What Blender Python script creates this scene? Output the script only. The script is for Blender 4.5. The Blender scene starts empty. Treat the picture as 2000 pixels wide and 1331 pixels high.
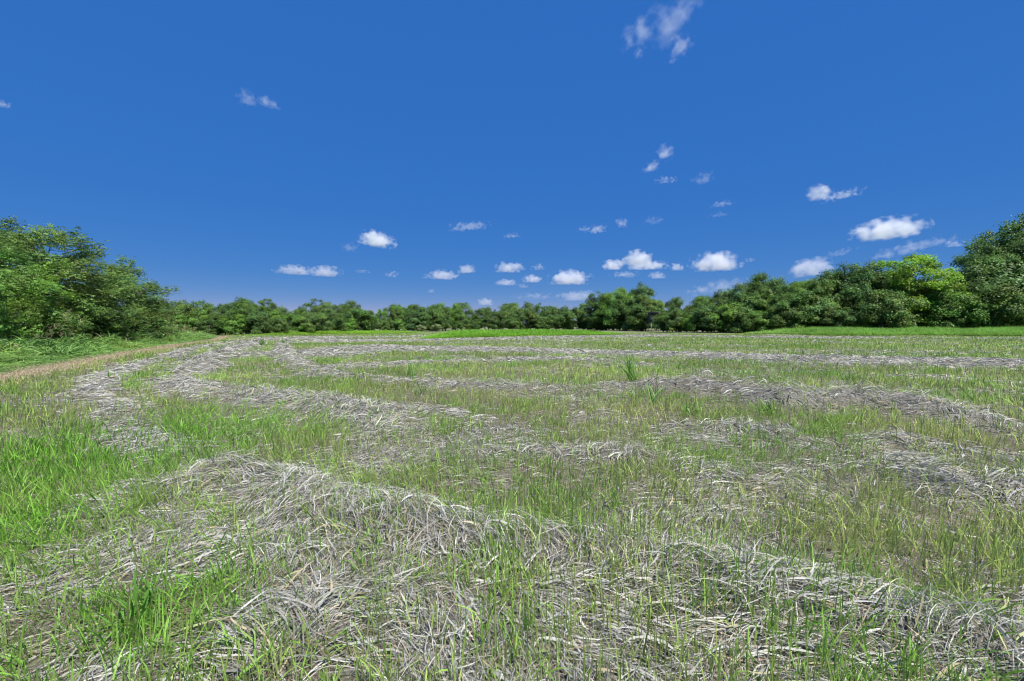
import bpy, math
import numpy as np

# ------------------------------------------------------------------ camera, sky, sun, exposure
scene = bpy.context.scene
COL = scene.collection
CAM_H = 1.6
FPX = 889.0            # focal length in photograph pixels (16 mm on 36 mm, 2000 px wide)
HOR = 637.0            # eye level row of the photograph
cam_d = bpy.data.cameras.new('camera')
cam_d.lens = 16.0
cam_d.sensor_width = 36.0
cam_d.clip_start = 0.05
cam_d.clip_end = 90000.0
cam_d.shift_y = -(665.5 - HOR) / 2000.0
cam = bpy.data.objects.new('camera', cam_d)
COL.objects.link(cam)
cam.location = (0, 0, CAM_H)
cam.rotation_euler = (math.radians(90), 0, 0)
scene.camera = cam

SUN_AZ, SUN_EL = math.radians(140), math.radians(58)     # clockwise from the view direction
world = bpy.data.worlds.new('World')
scene.world = world
world.use_nodes = True
wn = world.node_tree
bg = wn.nodes['Background']
sky = wn.nodes.new('ShaderNodeTexSky')
sky.sky_type = 'NISHITA'
sky.sun_disc = False
sky.sun_elevation = SUN_EL
sky.sun_rotation = SUN_AZ
sky.altitude = 1000
sky.air_density = 0.6
sky.dust_density = 0.0
sky.ozone_density = 6.0
# the photograph's polarised, tone-mapped blue: one colour curve over the whole sky
def wnode(t, **kw):
    q = wn.nodes.new(t)
    for k_, v_ in kw.items(): setattr(q, k_, v_)
    return q
w_sep = wnode('ShaderNodeSeparateColor', mode='HSV')
w_div = wnode('ShaderNodeVectorMath', operation='SCALE')
w_inv = wnode('ShaderNodeMath', operation='DIVIDE'); w_inv.inputs[0].default_value = 1.0
w_pow = wnode('ShaderNodeVectorMath', operation='POWER'); w_pow.inputs[1].default_value = (2.83, 1.38, 1.0)
w_sc = wnode('ShaderNodeVectorMath', operation='MULTIPLY'); w_sc.inputs[1].default_value = (3.95, 0.915, 1.0)
w_mn = wnode('ShaderNodeVectorMath', operation='MINIMUM'); w_mn.inputs[1].default_value = (0.55, 0.80, 1.0)
w_val = wnode('ShaderNodeMath', operation='POWER'); w_val.inputs[1].default_value = 0.1
w_mul = wnode('ShaderNodeMath', operation='MULTIPLY'); w_mul.inputs[1].default_value = 2.83
w_out = wnode('ShaderNodeVectorMath', operation='SCALE')
wl = wn.links.new
wl(sky.outputs[0], w_sep.inputs[0]); wl(w_sep.outputs[2], w_inv.inputs[1])
wl(sky.outputs[0], w_div.inputs[0]); wl(w_inv.outputs[0], w_div.inputs['Scale'])
wl(w_div.outputs[0], w_pow.inputs[0]); wl(w_sep.outputs[2], w_val.inputs[0]); wl(w_val.outputs[0], w_mul.inputs[0])
wl(w_pow.outputs[0], w_sc.inputs[0]); wl(w_sc.outputs[0], w_mn.inputs[0]); wl(w_mn.outputs[0], w_out.inputs[0]); wl(w_mul.outputs[0], w_out.inputs['Scale']); wl(w_out.outputs[0], bg.inputs[0])
bg.inputs[1].default_value = 0.1

sun_d = bpy.data.lights.new('sun', 'SUN')
sun_d.energy = 4.8
sun_d.angle = math.radians(0.55)
sun_d.color = (1.0, 0.955, 0.88)
sun = bpy.data.objects.new('sun', sun_d)
COL.objects.link(sun)
sun.rotation_euler = (math.pi/2 - SUN_EL, 0, math.pi - SUN_AZ)

vs = scene.view_settings
vs.view_transform = 'Standard'
vs.look = 'None'
vs.gamma = 1.0
vs.exposure = 0.8
vs.use_curve_mapping = False
scene.render.engine = 'CYCLES'
cy = scene.cycles
cy.pixel_filter_type = 'BLACKMAN_HARRIS'
cy.filter_width = 1.1
cy.max_bounces = 10
cy.diffuse_bounces = 4
cy.transmission_bounces = 4
cy.volume_bounces = 5
cy.transparent_max_bounces = 8
cy.use_denoising = True
cy.denoiser = 'OPENIMAGEDENOISE'
cy.denoising_input_passes = 'RGB_ALBEDO_NORMAL'
cy.denoising_prefilter = 'ACCURATE'
cy.caustics_reflective = False
cy.caustics_refractive = False

# ------------------------------------------------------------------ small helpers
def gp(px, py):
    """ground point that photograph pixel (px, py) shows, on level ground"""
    d = CAM_H*FPX/(py-HOR)
    return ((px-1000.0)*d/FPX, d)

def link(o, parent=None):
    COL.objects.link(o)
    if parent is not None:
        o.parent = parent
    return o

def tag(o, label=None, cat=None, group=None, kind=None):
    if label: o['label'] = label
    if cat: o['category'] = cat
    if group: o['group'] = group
    if kind: o['kind'] = kind
    return o

def mesh_np(name, V, F, col=None, mat=None, smooth=False):
    V = np.ascontiguousarray(V, dtype=np.float32)
    F = np.ascontiguousarray(F, dtype=np.int32)
    k = F.shape[1]
    me = bpy.data.meshes.new(name)
    me.vertices.add(len(V)); me.vertices.foreach_set('co', V.ravel())
    me.loops.add(F.size); me.loops.foreach_set('vertex_index', F.ravel())
    me.polygons.add(len(F)); me.polygons.foreach_set('loop_start', np.arange(0, F.size, k, dtype=np.int32))
    if smooth:
        me.polygons.foreach_set('use_smooth', np.ones(len(F), dtype=bool))
    if col is not None:
        a = me.attributes.new('Col', 'FLOAT_COLOR', 'POINT')
        c = np.ones((len(V), 4), dtype=np.float32); c[:, :3] = col
        a.data.foreach_set('color', c.ravel())
    me.update(calc_edges=True)
    if mat is not None:
        me.materials.append(mat)
    return me

def _hash(ix, iy, seed):
    h = (ix.astype(np.int64)*374761393 + iy.astype(np.int64)*668265263 + seed*1274126177) & 0xffffffff
    h = ((h ^ (h >> 13))*1103515245) & 0xffffffff
    h = (h ^ (h >> 16)) & 0xffff
    return h/65535.0

def vnoise(x, y, seed=0):
    ix, iy = np.floor(x), np.floor(y)
    fx, fy = x-ix, y-iy
    fx = fx*fx*(3-2*fx); fy = fy*fy*(3-2*fy)
    a = _hash(ix, iy, seed); b = _hash(ix+1, iy, seed)
    c = _hash(ix, iy+1, seed); d = _hash(ix+1, iy+1, seed)
    return (a*(1-fx)+b*fx)*(1-fy)+(c*(1-fx)+d*fx)*fy

def fbm(x, y, seed=0, octs=4):
    s, a, t = 0.0, 0.5, 0.0
    for k in range(octs):
        s = s + a*vnoise(x*2**k+17.3*k, y*2**k-9.1*k, seed+k); t += a; a *= 0.5
    return s/t

def sstep(a, b, x):
    t = np.clip((x-a)/(b-a), 0, 1)
    return t*t*(3-2*t)

def ribbons(rng, P0, yaw, pitch, curv, L, W, nseg=4, yawc=0.0, roll=0.0, blade=True, c0=None, c1=None):
    """N curved flat ribbons; pitch from the horizontal, curv = change of pitch towards the tip"""
    N = len(P0)
    z = np.zeros(N)
    yaw, pitch, curv, L, W, yawc, roll = [z+q for q in (yaw, pitch, curv, L, W, yawc, roll)]
    s = np.linspace(0, 1, nseg+1)
    pt = pitch[:, None]+curv[:, None]*s[None]
    yw = yaw[:, None]+yawc[:, None]*s[None]
    D = np.stack([np.cos(pt)*np.cos(yw), np.cos(pt)*np.sin(yw), np.sin(pt)], -1)
    pos = np.zeros((N, nseg+1, 3)); pos[:, 1:] = np.cumsum(0.5*(D[:, 1:]+D[:, :-1])*(L/nseg)[:, None, None], 1)
    pos += P0[:, None, :]
    side = np.stack([-np.sin(yw), np.cos(yw), 0*yw], -1)
    nrm = np.cross(D, side)
    rl = roll[:, None, None]
    wd = side*np.cos(rl)+nrm*np.sin(rl)
    prof = (np.minimum(1, 0.4+s*2.4)*(1-s**3.2)+0.04) if blade else (1-0.25*s)
    hw = 0.5*W[:, None]*prof[None]
    V = np.stack([pos-wd*hw[..., None], pos+wd*hw[..., None]], 2).reshape(-1, 3)
    base = (np.arange(N)*(nseg+1)*2)[:, None]+(np.arange(nseg)*2)[None]
    F = np.stack([base, base+1, base+3, base+2], -1).reshape(-1, 4)
    c = c0[:, None, :]*(1-s)[None, :, None]+c1[:, None, :]*s[None, :, None]
    C = np.repeat(c[:, :, None, :], 2, 2).reshape(-1, 3)
    return V, F, C

def join(parts):
    Vs, Fs, Cs, o = [], [], [], 0
    for V, F, C in parts:
        Vs.append(V); Fs.append(F+o); Cs.append(C); o += len(V)
    return np.concatenate(Vs), np.concatenate(Fs), np.concatenate(Cs)

# ------------------------------------------------------------------ materials
def plant_mat(name, tint='INSTANCER', trans=0.35, rough=0.55, spec=0.25):
    m = bpy.data.materials.new(name); m.use_nodes = True
    t = m.node_tree; n = t.nodes; l = t.links
    n.clear()
    out = n.new('ShaderNodeOutputMaterial')
    col = n.new('ShaderNodeAttribute'); col.attribute_name = 'Col'
    mul = n.new('ShaderNodeMix'); mul.data_type = 'RGBA'; mul.blend_type = 'MULTIPLY'; mul.inputs[0].default_value = 1.0
    l.new(col.outputs['Color'], mul.inputs[6])
    if tint == 'INSTANCER':
        a = n.new('ShaderNodeAttribute'); a.attribute_type = 'INSTANCER'; a.attribute_name = 'tint'
        l.new(a.outputs['Color'], mul.inputs[7])
    elif tint == 'NONE':
        mul.inputs[7].default_value = (1, 1, 1, 1)
    else:
        a = n.new('ShaderNodeObjectInfo')
        l.new(a.outputs['Color'], mul.inputs[7])
    p = n.new('ShaderNodeBsdfPrincipled')
    p.inputs['Roughness'].default_value = rough
    p.inputs['Specular IOR Level'].default_value = spec
    l.new(mul.outputs[2], p.inputs['Base Color'])
    tr = n.new('ShaderNodeBsdfTranslucent')
    l.new(mul.outputs[2], tr.inputs['Color'])
    mx = n.new('ShaderNodeMixShader'); mx.inputs[0].default_value = trans
    l.new(p.outputs[0], mx.inputs[1]); l.new(tr.outputs[0], mx.inputs[2])
    l.new(mx.outputs[0], out.inputs[0])
    return m

M_STRAW = plant_mat('dry_straw', tint='NONE', trans=0.12, rough=0.5, spec=0.3)
M_TUFT = plant_mat('tall_grass_blade', trans=0.35, rough=0.45, spec=0.3)
M_DRY = plant_mat('scorched_blade', trans=0.12)
M_GRASS = plant_mat('green_grass', tint='NONE', trans=0.42, rough=0.45, spec=0.3)
M_LEAF = plant_mat('tree_leaf', tint='OBJECT', trans=0.45, rough=0.5, spec=0.3)

def bark_mat():
    m = bpy.data.materials.new('bark'); m.use_nodes = True
    t = m.node_tree; p = t.nodes['Principled BSDF']; p.inputs['Roughness'].default_value = 0.9
    tc = t.nodes.new('ShaderNodeTexCoord'); mp = t.nodes.new('ShaderNodeMapping'); mp.inputs['Scale'].default_value = (9, 9, 1.6)
    nz = t.nodes.new('ShaderNodeTexNoise'); nz.inputs['Scale'].default_value = 1.5; nz.inputs['Detail'].default_value = 6
    cr = t.nodes.new('ShaderNodeValToRGB')
    cr.color_ramp.elements[0].color = (0.05, 0.042, 0.034, 1); cr.color_ramp.elements[1].color = (0.20, 0.175, 0.15, 1)
    bp = t.nodes.new('ShaderNodeBump'); bp.inputs['Strength'].default_value = 0.6
    L = t.links
    L.new(tc.outputs['Object'], mp.inputs[0]); L.new(mp.outputs[0], nz.inputs['Vector'])
    L.new(nz.outputs[0], cr.inputs[0]); L.new(cr.outputs[0], p.inputs['Base Color'])
    L.new(nz.outputs[0], bp.inputs['Height']); L.new(bp.outputs[0], p.inputs['Normal'])
    return m
M_BARK = bark_mat()

# ------------------------------------------------------------------ the lie of the land
# mown rows: (points on the ground, half width, heap height, strength)
ROWS = []
def row(pts, w, h):
    """points (px, py, strength) of one swath, its half width and heap height in metres"""
    ROWS.append((np.array([gp(p[0], p[1]) for p in pts]), w, h, np.array([p[2] for p in pts])))
row([(-60,1190,.3),(40,1240,.4),(120,1290,.5),(190,1331,.5)], 0.24, 0.03)
row([(60,1040,.3),(150,1010,.5),(240,968,.6),(341,952,.85),(430,930,1),(545,947,1),(640,992,1),(748,1024,1),(870,1068,.95),(980,1094,.95),(1100,1098,.85),(1200,1112,.8),(1404,1148,.9),(1560,1166,.9),(1664,1200,.8),(1820,1240,.75),(2020,1300,.75)], 0.50, 0.19)
row([(300,1070,.4),(420,1060,.6),(560,1085,.7),(700,1110,.7),(860,1140,.5),(980,1150,.4)], 0.45, 0.06)
row([(330,1290,.4),(480,1215,.6),(620,1170,.75),(740,1190,.75),(830,1240,.6),(880,1330,.5)], 0.34, 0.06)
row([(900,1180,.3),(1100,1230,.4),(1300,1260,.5),(1500,1240,.6),(1700,1290,.6),(1900,1330,.5)], 0.22, 0.05)
row([(470,667,1),(400,680,1),(330,698,1),(240,724,.95),(192,752,.95),(196,785,.85),(225,840,.55),(250,862,.8),(330,905,.4)], 0.55, 0.10)
row([(500,668,1),(470,680,1),(420,700,1),(370,725,.95),(345,748,.7),(400,772,.75),(520,792,.95),(640,806,1),(740,818,1),(800,846,.6)], 1.05, 0.24)
row([(760,800,.7),(850,803,.8),(965,822,.6),(1010,850,.3)], 0.35, 0.15)
row([(560,668,1),(545,685,.9),(570,705,.8),(640,730,.6),(760,746,.5),(900,760,.75),(1040,766,.75),(1150,758,.5),(1240,757,.55),(1300,757,1),(1420,770,1),(1550,792,1),(1640,798,.9),(1720,795,1),(1800,808,1),(1870,824,.8),(1990,850,.35)], 0.80, 0.38)
row([(1180,850,.2),(1300,838,.4),(1400,832,.95),(1482,842,.9),(1560,858,.35),(1640,866,.4),(1770,860,.75),(1880,880,.5),(2030,905,.4)], 0.40, 0.20)
row([(640,870,.3),(780,880,.3),(895,893,.45),(992,897,.55),(1140,890,.8),(1237,895,.85),(1310,908,.7),(1471,946,.6),(1585,964,.4),(1700,930,.4),(1760,918,.8),(1830,942,.9),(1900,972,1),(2030,985,1)], 0.45, 0.20)
row([(1650,1010,.3),(1780,1000,.4),(1900,985,.6),(2020,1000,.8)], 0.30, 0.08)
row([(600,692,.9),(740,682,1),(1000,681,1),(1250,689,1),(1500,697,1),(1700,701,1),(1900,707,1),(2060,712,1)], 4.2, 0.12)
row([(560,722,.6),(700,716,.7),(850,707,.9),(1000,703,.9),(1120,701,.9),(1240,712,.5)], 1.3, 0.12)
row([(640,666,.9),(900,664,1),(1050,662,1),(1300,656,1),(1500,658,.9),(1750,660,.8),(2060,663,.7)], 7.0, 0.08)
row([(560,662,1),(700,659,1),(830,658,1)], 6.0, 0.05)
row([(1640,736,.4),(1780,735,.8),(1900,742,.8),(2060,752,.7)], 0.8, 0.14)
row([(430,672,1),(480,665,1),(560,663,1)], 1.6, 0.05)

TRACK = np.array([(-12.6, -6.0), (-12.9, 2.0), (-13.8, 8.0), gp(0, 741), gp(100, 722), gp(200, 704.5), gp(300, 685), gp(390, 668), (-36.0, 56.0), (-44.0, 70.0)])
TRACK_HW = 0.8

def poly_dist(x, y, P, val=None):
    """distance to a polyline, tangent angle at the foot, and signed side (or a value carried along the line)"""
    best = np.full(x.shape, 1e9); ang = np.zeros(x.shape); sd = np.zeros(x.shape)
    for k, (a, b) in enumerate(zip(P[:-1], P[1:])):
        dx, dy = b-a; l2 = dx*dx+dy*dy
        t = np.clip(((x-a[0])*dx+(y-a[1])*dy)/l2, 0, 1)
        ex, ey = x-a[0]-t*dx, y-a[1]-t*dy
        d = np.hypot(ex, ey)
        m = d < best
        best = np.where(m, d, best); ang = np.where(m, math.atan2(dy, dx), ang)
        sd = np.where(m, (dx*ey-dy*ex) if val is None else (val[k]*(1-t)+val[k+1]*t), sd)
    return best, ang, sd

def fresh_field(x, y):
    """where the regrowth is lush"""
    a = np.exp(-(((x+5.2)/1.9)**2+((y-5.4)/3.4)**2))
    b = np.exp(-(((x+1.9)/0.45)**2+((y-2.6)/0.6)**2))*0.7
    c = sstep(0.52, 0.7, fbm(x*0.9+40, y*0.9, 83))*0.40
    e = np.exp(-(((x+3.7)/0.7)**2+((y-3.6)/1.0)**2))
    return np.clip(np.maximum(np.maximum(np.maximum(a, b), c), e), 0, 1)

def straw_field(x, y):
    """0..1 cover of cut straw, heap height, and lie direction"""
    r = np.hypot(x, y)
    warp = 0.35+0.03*r
    wx = x+warp*(fbm(x*0.55, y*0.55, 11)-0.5)*1.6
    wy = y+warp*(fbm(x*0.55, y*0.55, 23)-0.5)*1.6
    S = np.zeros(x.shape); Hh = np.zeros(x.shape); A = np.zeros(x.shape)
    lump = fbm(x*1.7, y*1.7, 31)
    for P, w, h, s in ROWS:
        d, a, s = poly_dist(wx, wy, P, s)
        q = np.exp(-(d/(0.86*w))**2)*s
        m = q > S
        A = np.where(m, a, A)
        Hh = np.maximum(Hh, q*q*h*(0.30+1.25*lump))
        S = np.maximum(S, q)
    brk = fbm(x*1.3+5, y*1.3, 41)*0.6+fbm(x*4.1, y*4.1, 43, 3)*0.4
    S = np.clip(S*(0.08+2.1*brk), 0, 1)
    thin = (0.27+0.40*sstep(0.42, 0.70, fbm(x*0.7, y*0.9, 57)))*(1-0.75*fresh_field(x, y))*(1-0.38*sstep(5, 12, r))
    S = np.maximum(S, thin)
    streak = 0.5*sstep(0.50, 0.66, fbm(x*0.05, y*0.33, 61, 3))*sstep(13, 26, r)
    S = np.maximum(S, streak)
    dt, _, sd = poly_dist(x, y, TRACK)
    out = (sd > 0) | (dt < TRACK_HW+0.25)
    S = np.where(out, 0, S); Hh = np.where(out, 0, Hh)
    return S, Hh, A

def base_z(x, y):
    r = np.hypot(x, y)
    return (fbm(x*0.06, y*0.06, 71, 3)-0.5)*0.5*sstep(3, 40, r) + (fbm(x*0.7, y*0.7, 77, 3)-0.5)*0.07 + 0.0*r

# the fields are computed once on the ground's own net of points and read from it afterwards
NR, NA = 310, 400
RAD = np.geomspace(0.35, 9000, NR+1)
_R, _T = np.meshgrid(RAD, np.linspace(0, 2*np.pi, NA, endpoint=False), indexing='ij')
_x, _y = _R*np.sin(_T), _R*np.cos(_T)
G_S, G_H, G_A = straw_field(_x, _y)
G_Z = base_z(_x, _y)+G_H*0.8
G_Z = np.where(_R > 420, G_Z*0.2-0.1, G_Z)
def _look(tabs, x, y):
    fi = np.clip(np.log(np.maximum(np.hypot(x, y), 0.36)/RAD[0])/math.log(RAD[1]/RAD[0]), 0, NR-1e-4)
    fj = (np.arctan2(x, y) % (2*np.pi))/(2*np.pi)*NA
    i = fi.astype(int); j = fj.astype(int) % NA; u = fi-i; v = fj-np.floor(fj); j2 = (j+1) % NA
    return [(t[i, j]*(1-v)+t[i, j2]*v)*(1-u)+(t[i+1, j]*(1-v)+t[i+1, j2]*v)*u for t in tabs]
def ground_z(x, y): return _look([G_Z], x, y)[0]
def straw_at(x, y): return _look([G_S, G_H], x, y)
def ang_at(x, y):
    c, q = _look([np.cos(G_A), np.sin(G_A)], x, y); return np.arctan2(q, c)

# ------------------------------------------------------------------ ground
def ground_material():
    m = bpy.data.materials.new('field_soil'); m.use_nodes = True
    t = m.node_tree; n = t.nodes; L = t.links
    p = n['Principled BSDF']; p.inputs['Roughness'].default_value = 0.95; p.inputs['Specular IOR Level'].default_value = 0.1
    tc = n.new('ShaderNodeTexCoord')
    def noise(scale, det, vec=None):
        q = n.new('ShaderNodeTexNoise'); q.inputs['Scale'].default_value = scale; q.inputs['Detail'].default_value = det
        L.new(vec if vec is not None else tc.outputs['Object'], q.inputs['Vector']); return q
    def ramp(src, a, b, p0=0.35, p1=0.65):
        r = n.new('ShaderNodeValToRGB'); r.color_ramp.elements[0].color = (*a, 1); r.color_ramp.elements[1].color = (*b, 1)
        r.color_ramp.elements[0].position = p0; r.color_ramp.elements[1].position = p1
        L.new(src, r.inputs[0]); return r
    def mix(f, a, b):
        q = n.new('ShaderNodeMix'); q.data_type = 'RGBA'; L.new(f, q.inputs[0]); L.new(a, q.inputs[6]); L.new(b, q.inputs[7]); return q.outputs[2]
    fine = noise(55, 8); mid = noise(7, 6); big = noise(0.35, 4)
    soil = ramp(fine.outputs[0], (0.045, 0.036, 0.028), (0.17, 0.135, 0.10))
    grass = ramp(mid.outputs[0], (0.08, 0.12, 0.03), (0.17, 0.21, 0.07))
    straw = ramp(fine.outputs[0], (0.06, 0.056, 0.049), (0.27, 0.26, 0.23))
    at = n.new('ShaderNodeAttribute'); at.attribute_name = 'cover'
    sp = n.new('ShaderNodeSeparateColor'); L.new(at.outputs['Color'], sp.inputs[0])
    a = mix(sp.outputs[1], soil.outputs[0], grass.outputs[0])
    b = mix(sp.outputs[0], a, straw.outputs[0])
    L.new(b, p.inputs['Base Color'])
    bp = n.new('ShaderNodeBump'); bp.inputs['Strength'].default_value = 0.7; bp.inputs['Distance'].default_value = 0.03
    L.new(fine.outputs[0], bp.inputs['Height']); L.new(bp.outputs[0], p.inputs['Normal'])
    return m

def build_ground():
    nr, na = NR, NA
    r = RAD
    th = np.linspace(0, 2*np.pi, na, endpoint=False)
    R, T = np.meshgrid(r, th, indexing='ij')
    x, y = (R*np.sin(T)).ravel(), (R*np.cos(T)).ravel()
    S, z = G_S.ravel(), G_Z.ravel()
    V = np.stack([x, y, z], 1)
    i = np.arange(nr)[:, None]; j = np.arange(na)[None]
    F = np.stack([i*na+j, i*na+(j+1) % na, (i+1)*na+(j+1) % na, (i+1)*na+j], -1).reshape(-1, 4)[:, ::-1]
    me = mesh_np('ground', V, F, mat=ground_material(), smooth=True)
    c = np.ones((len(V), 4), dtype=np.float32)
    rr = np.hypot(x, y)
    fr = fresh_field(x, y)
    c[:, 0] = np.clip(S*1.05, 0, 1)
    c[:, 1] = np.clip(0.15+0.75*sstep(8, 45, rr)+0.3*fr, 0, 1)
    a = me.attributes.new('cover', 'FLOAT_COLOR', 'POINT'); a.data.foreach_set('color', c.ravel())
    tag(link(bpy.data.objects.new('ground', me)), kind='structure')
build_ground()

def build_track():
    """the strip of bare, burnt-off ground between the field and the verge"""
    P = TRACK; seg = np.linalg.norm(np.diff(P, axis=0), axis=1); s = np.concatenate([[0], np.cumsum(seg)])
    u = np.arange(0, s[-1], 0.25)
    cx, cy_ = np.interp(u, s, P[:, 0]), np.interp(u, s, P[:, 1])
    k = np.ones(13)/13
    cx[6:-6] = np.convolve(cx, k, 'valid'); cy_[6:-6] = np.convolve(cy_, k, 'valid')
    tx, ty = np.gradient(cx), np.gradient(cy_); l = np.hypot(tx, ty); tx /= l; ty /= l
    nw = 9
    w = np.linspace(-1, 1, nw)
    edge = TRACK_HW*(1+0.35*(fbm(u*0.6, u*0, 91)-0.5)*2)
    X = cx[:, None]-ty[:, None]*w[None]*edge[:, None]; Y = cy_[:, None]+tx[:, None]*w[None]*edge[:, None]
    Z = ground_z(X.ravel(), Y.ravel()).reshape(X.shape)+0.05*(1-w[None]**4)-0.025
    V = np.stack([X, Y, Z], -1).reshape(-1, 3)
    i = np.arange(len(u)-1)[:, None]; j = np.arange(nw-1)[None]
    F = np.stack([i*nw+j, (i+1)*nw+j, (i+1)*nw+j+1, i*nw+j+1], -1).reshape(-1, 4)[:, ::-1]
    m = bpy.data.materials.new('bare_track'); m.use_nodes = True
    t = m.node_tree; p = t.nodes['Principled BSDF']; p.inputs['Roughness'].default_value = 1
    tc = t.nodes.new('ShaderNodeTexCoord'); nz = t.nodes.new('ShaderNodeTexNoise'); nz.inputs['Scale'].default_value = 9; nz.inputs['Detail'].default_value = 8
    cr = t.nodes.new('ShaderNodeValToRGB'); cr.color_ramp.elements[0].color = (0.18, 0.14, 0.09, 1); cr.color_ramp.elements[1].color = (0.37, 0.315, 0.215, 1)
    cr.color_ramp.elements[0].position = 0.35; cr.color_ramp.elements[1].position = 0.68
    t.links.new(tc.outputs['Object'], nz.inputs['Vector']); t.links.new(nz.outputs[0], cr.inputs[0]); t.links.new(cr.outputs[0], p.inputs['Base Color'])
    me = mesh_np('path', V, F, mat=m, smooth=True)
    tag(link(bpy.data.objects.new('path', me)), kind='structure')
build_track()

# ------------------------------------------------------------------ scattered plants (real geometry, instanced)
def proto_set(name, makers, mat):
    c = bpy.data.collections.new(name)
    for k, (V, F, C) in enumerate(makers):
        o = bpy.data.objects.new('%s_%03d' % (name, k), mesh_np(name, V, F, C, mat))
        c.objects.link(o)
    return c

def scatter(name, label, cat, coll, x, y, z, rot, scl, idx, tint):
    n = len(x)
    me = bpy.data.meshes.new(name)
    me.vertices.add(n)
    me.vertices.foreach_set('co', np.stack([x, y, z], 1).astype(np.float32).ravel())
    a = me.attributes.new('rot', 'FLOAT_VECTOR', 'POINT'); a.data.foreach_set('vector', rot.astype(np.float32).ravel())
    a = me.attributes.new('scl', 'FLOAT_VECTOR', 'POINT'); a.data.foreach_set('vector', scl.astype(np.float32).ravel())
    a = me.attributes.new('idx', 'INT', 'POINT'); a.data.foreach_set('value', idx.astype(np.int32))
    t4 = np.ones((n, 4), dtype=np.float32); t4[:, :3] = tint
    a = me.attributes.new('tint', 'FLOAT_COLOR', 'POINT'); a.data.foreach_set('color', t4.ravel())
    o = link(bpy.data.objects.new(name, me))
    ng = bpy.data.node_groups.new(name, 'GeometryNodeTree')
    ng.interface.new_socket('Geometry', in_out='INPUT', socket_type='NodeSocketGeometry')
    ng.interface.new_socket('Geometry', in_out='OUTPUT', socket_type='NodeSocketGeometry')
    N, L = ng.nodes, ng.links
    gi, go = N.new('NodeGroupInput'), N.new('NodeGroupOutput')
    iop = N.new('GeometryNodeInstanceOnPoints')
    ci = N.new('GeometryNodeCollectionInfo'); ci.inputs['Collection'].default_value = coll
    ci.inputs['Separate Children'].default_value = True; ci.inputs['Reset Children'].default_value = True
    def attr(nm, ty, out):
        q = N.new('GeometryNodeInputNamedAttribute'); q.data_type = ty; q.inputs['Name'].default_value = nm
        return q.outputs['Attribute']
    e2r = N.new('FunctionNodeEulerToRotation')
    L.new(attr('rot', 'FLOAT_VECTOR', 0), e2r.inputs[0])
    L.new(gi.outputs[0], iop.inputs['Points']); L.new(ci.outputs[0], iop.inputs['Instance'])
    iop.inputs['Pick Instance'].default_value = True
    L.new(attr('idx', 'INT', 0), iop.inputs['Instance Index'])
    L.new(e2r.outputs[0], iop.inputs['Rotation'])
    L.new(attr('scl', 'FLOAT_VECTOR', 0), iop.inputs['Scale'])
    L.new(iop.outputs[0], go.inputs[0])
    md = o.modifiers.new('scatter', 'NODES'); md.node_group = ng
    tag(o, label, cat, kind='stuff')
    return o

def sample_fan(rng, n, r0, r1, p, half=math.radians(62), flat=3.5):
    """points in a fan of ground in front of the camera, thinning out with distance as r**-p"""
    rr = np.geomspace(r0, r1, 4000)
    pdf = rr*np.where(rr < flat, 1.0, (rr/flat)**-p)
    cdf = np.concatenate([[0], np.cumsum(0.5*(pdf[1:]+pdf[:-1])*np.diff(rr))]); cdf /= cdf[-1]
    r = np.interp(rng.random(n), cdf, rr)
    th = rng.uniform(-half, half, n)
    return r*np.sin(th), r*np.cos(th)-0.3

def side_of_track(x, y):
    d, a, s = poly_dist(x, y, TRACK)
    return d*np.where(s > 0, -1, 1), a     # positive = field side

TALL_STRIPS = []       # filled below: polygons (front line, depth) of uncut grass
def in_tall(x, y):
    m = np.zeros(x.shape, bool)
    for P, dep in TALL_STRIPS:
        yf = np.interp(x, P[:, 0], P[:, 1], left=1e9, right=1e9)
        m |= (y > yf-0.3) & (y < yf+dep)
    return m
TALL_STRIPS.append((np.array([gp(826, 661), gp(960, 660), gp(1060, 657.5), gp(1150, 656), gp(1215, 655)]), 22.0))
TALL_STRIPS.append((np.array([gp(470, 657.5), gp(560, 655.5), gp(680, 653), gp(800, 651.5)]), 14.0))
TALL_STRIPS.append((np.array([gp(1520, 654), gp(1620, 655.5), gp(1800, 656), gp(2000, 657), gp(2200, 658)]), 12.0))

def gauss(rng, n, s): return rng.normal(0, s, n)

# --- cut straw -------------------------------------------------------------
def stuff(name, label, cat, parts, mat):
    V, F, C = join(parts)
    print(name, len(F)*2, 'triangles')
    return tag(link(bpy.data.objects.new(name, mesh_np(name, V, F, C, mat))), label, cat, kind='stuff')

def grow(r, near=6.0, k=0.12):            # far blades are drawn broader and fewer
    return 1+np.clip(r-near, 0, None)*k

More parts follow.
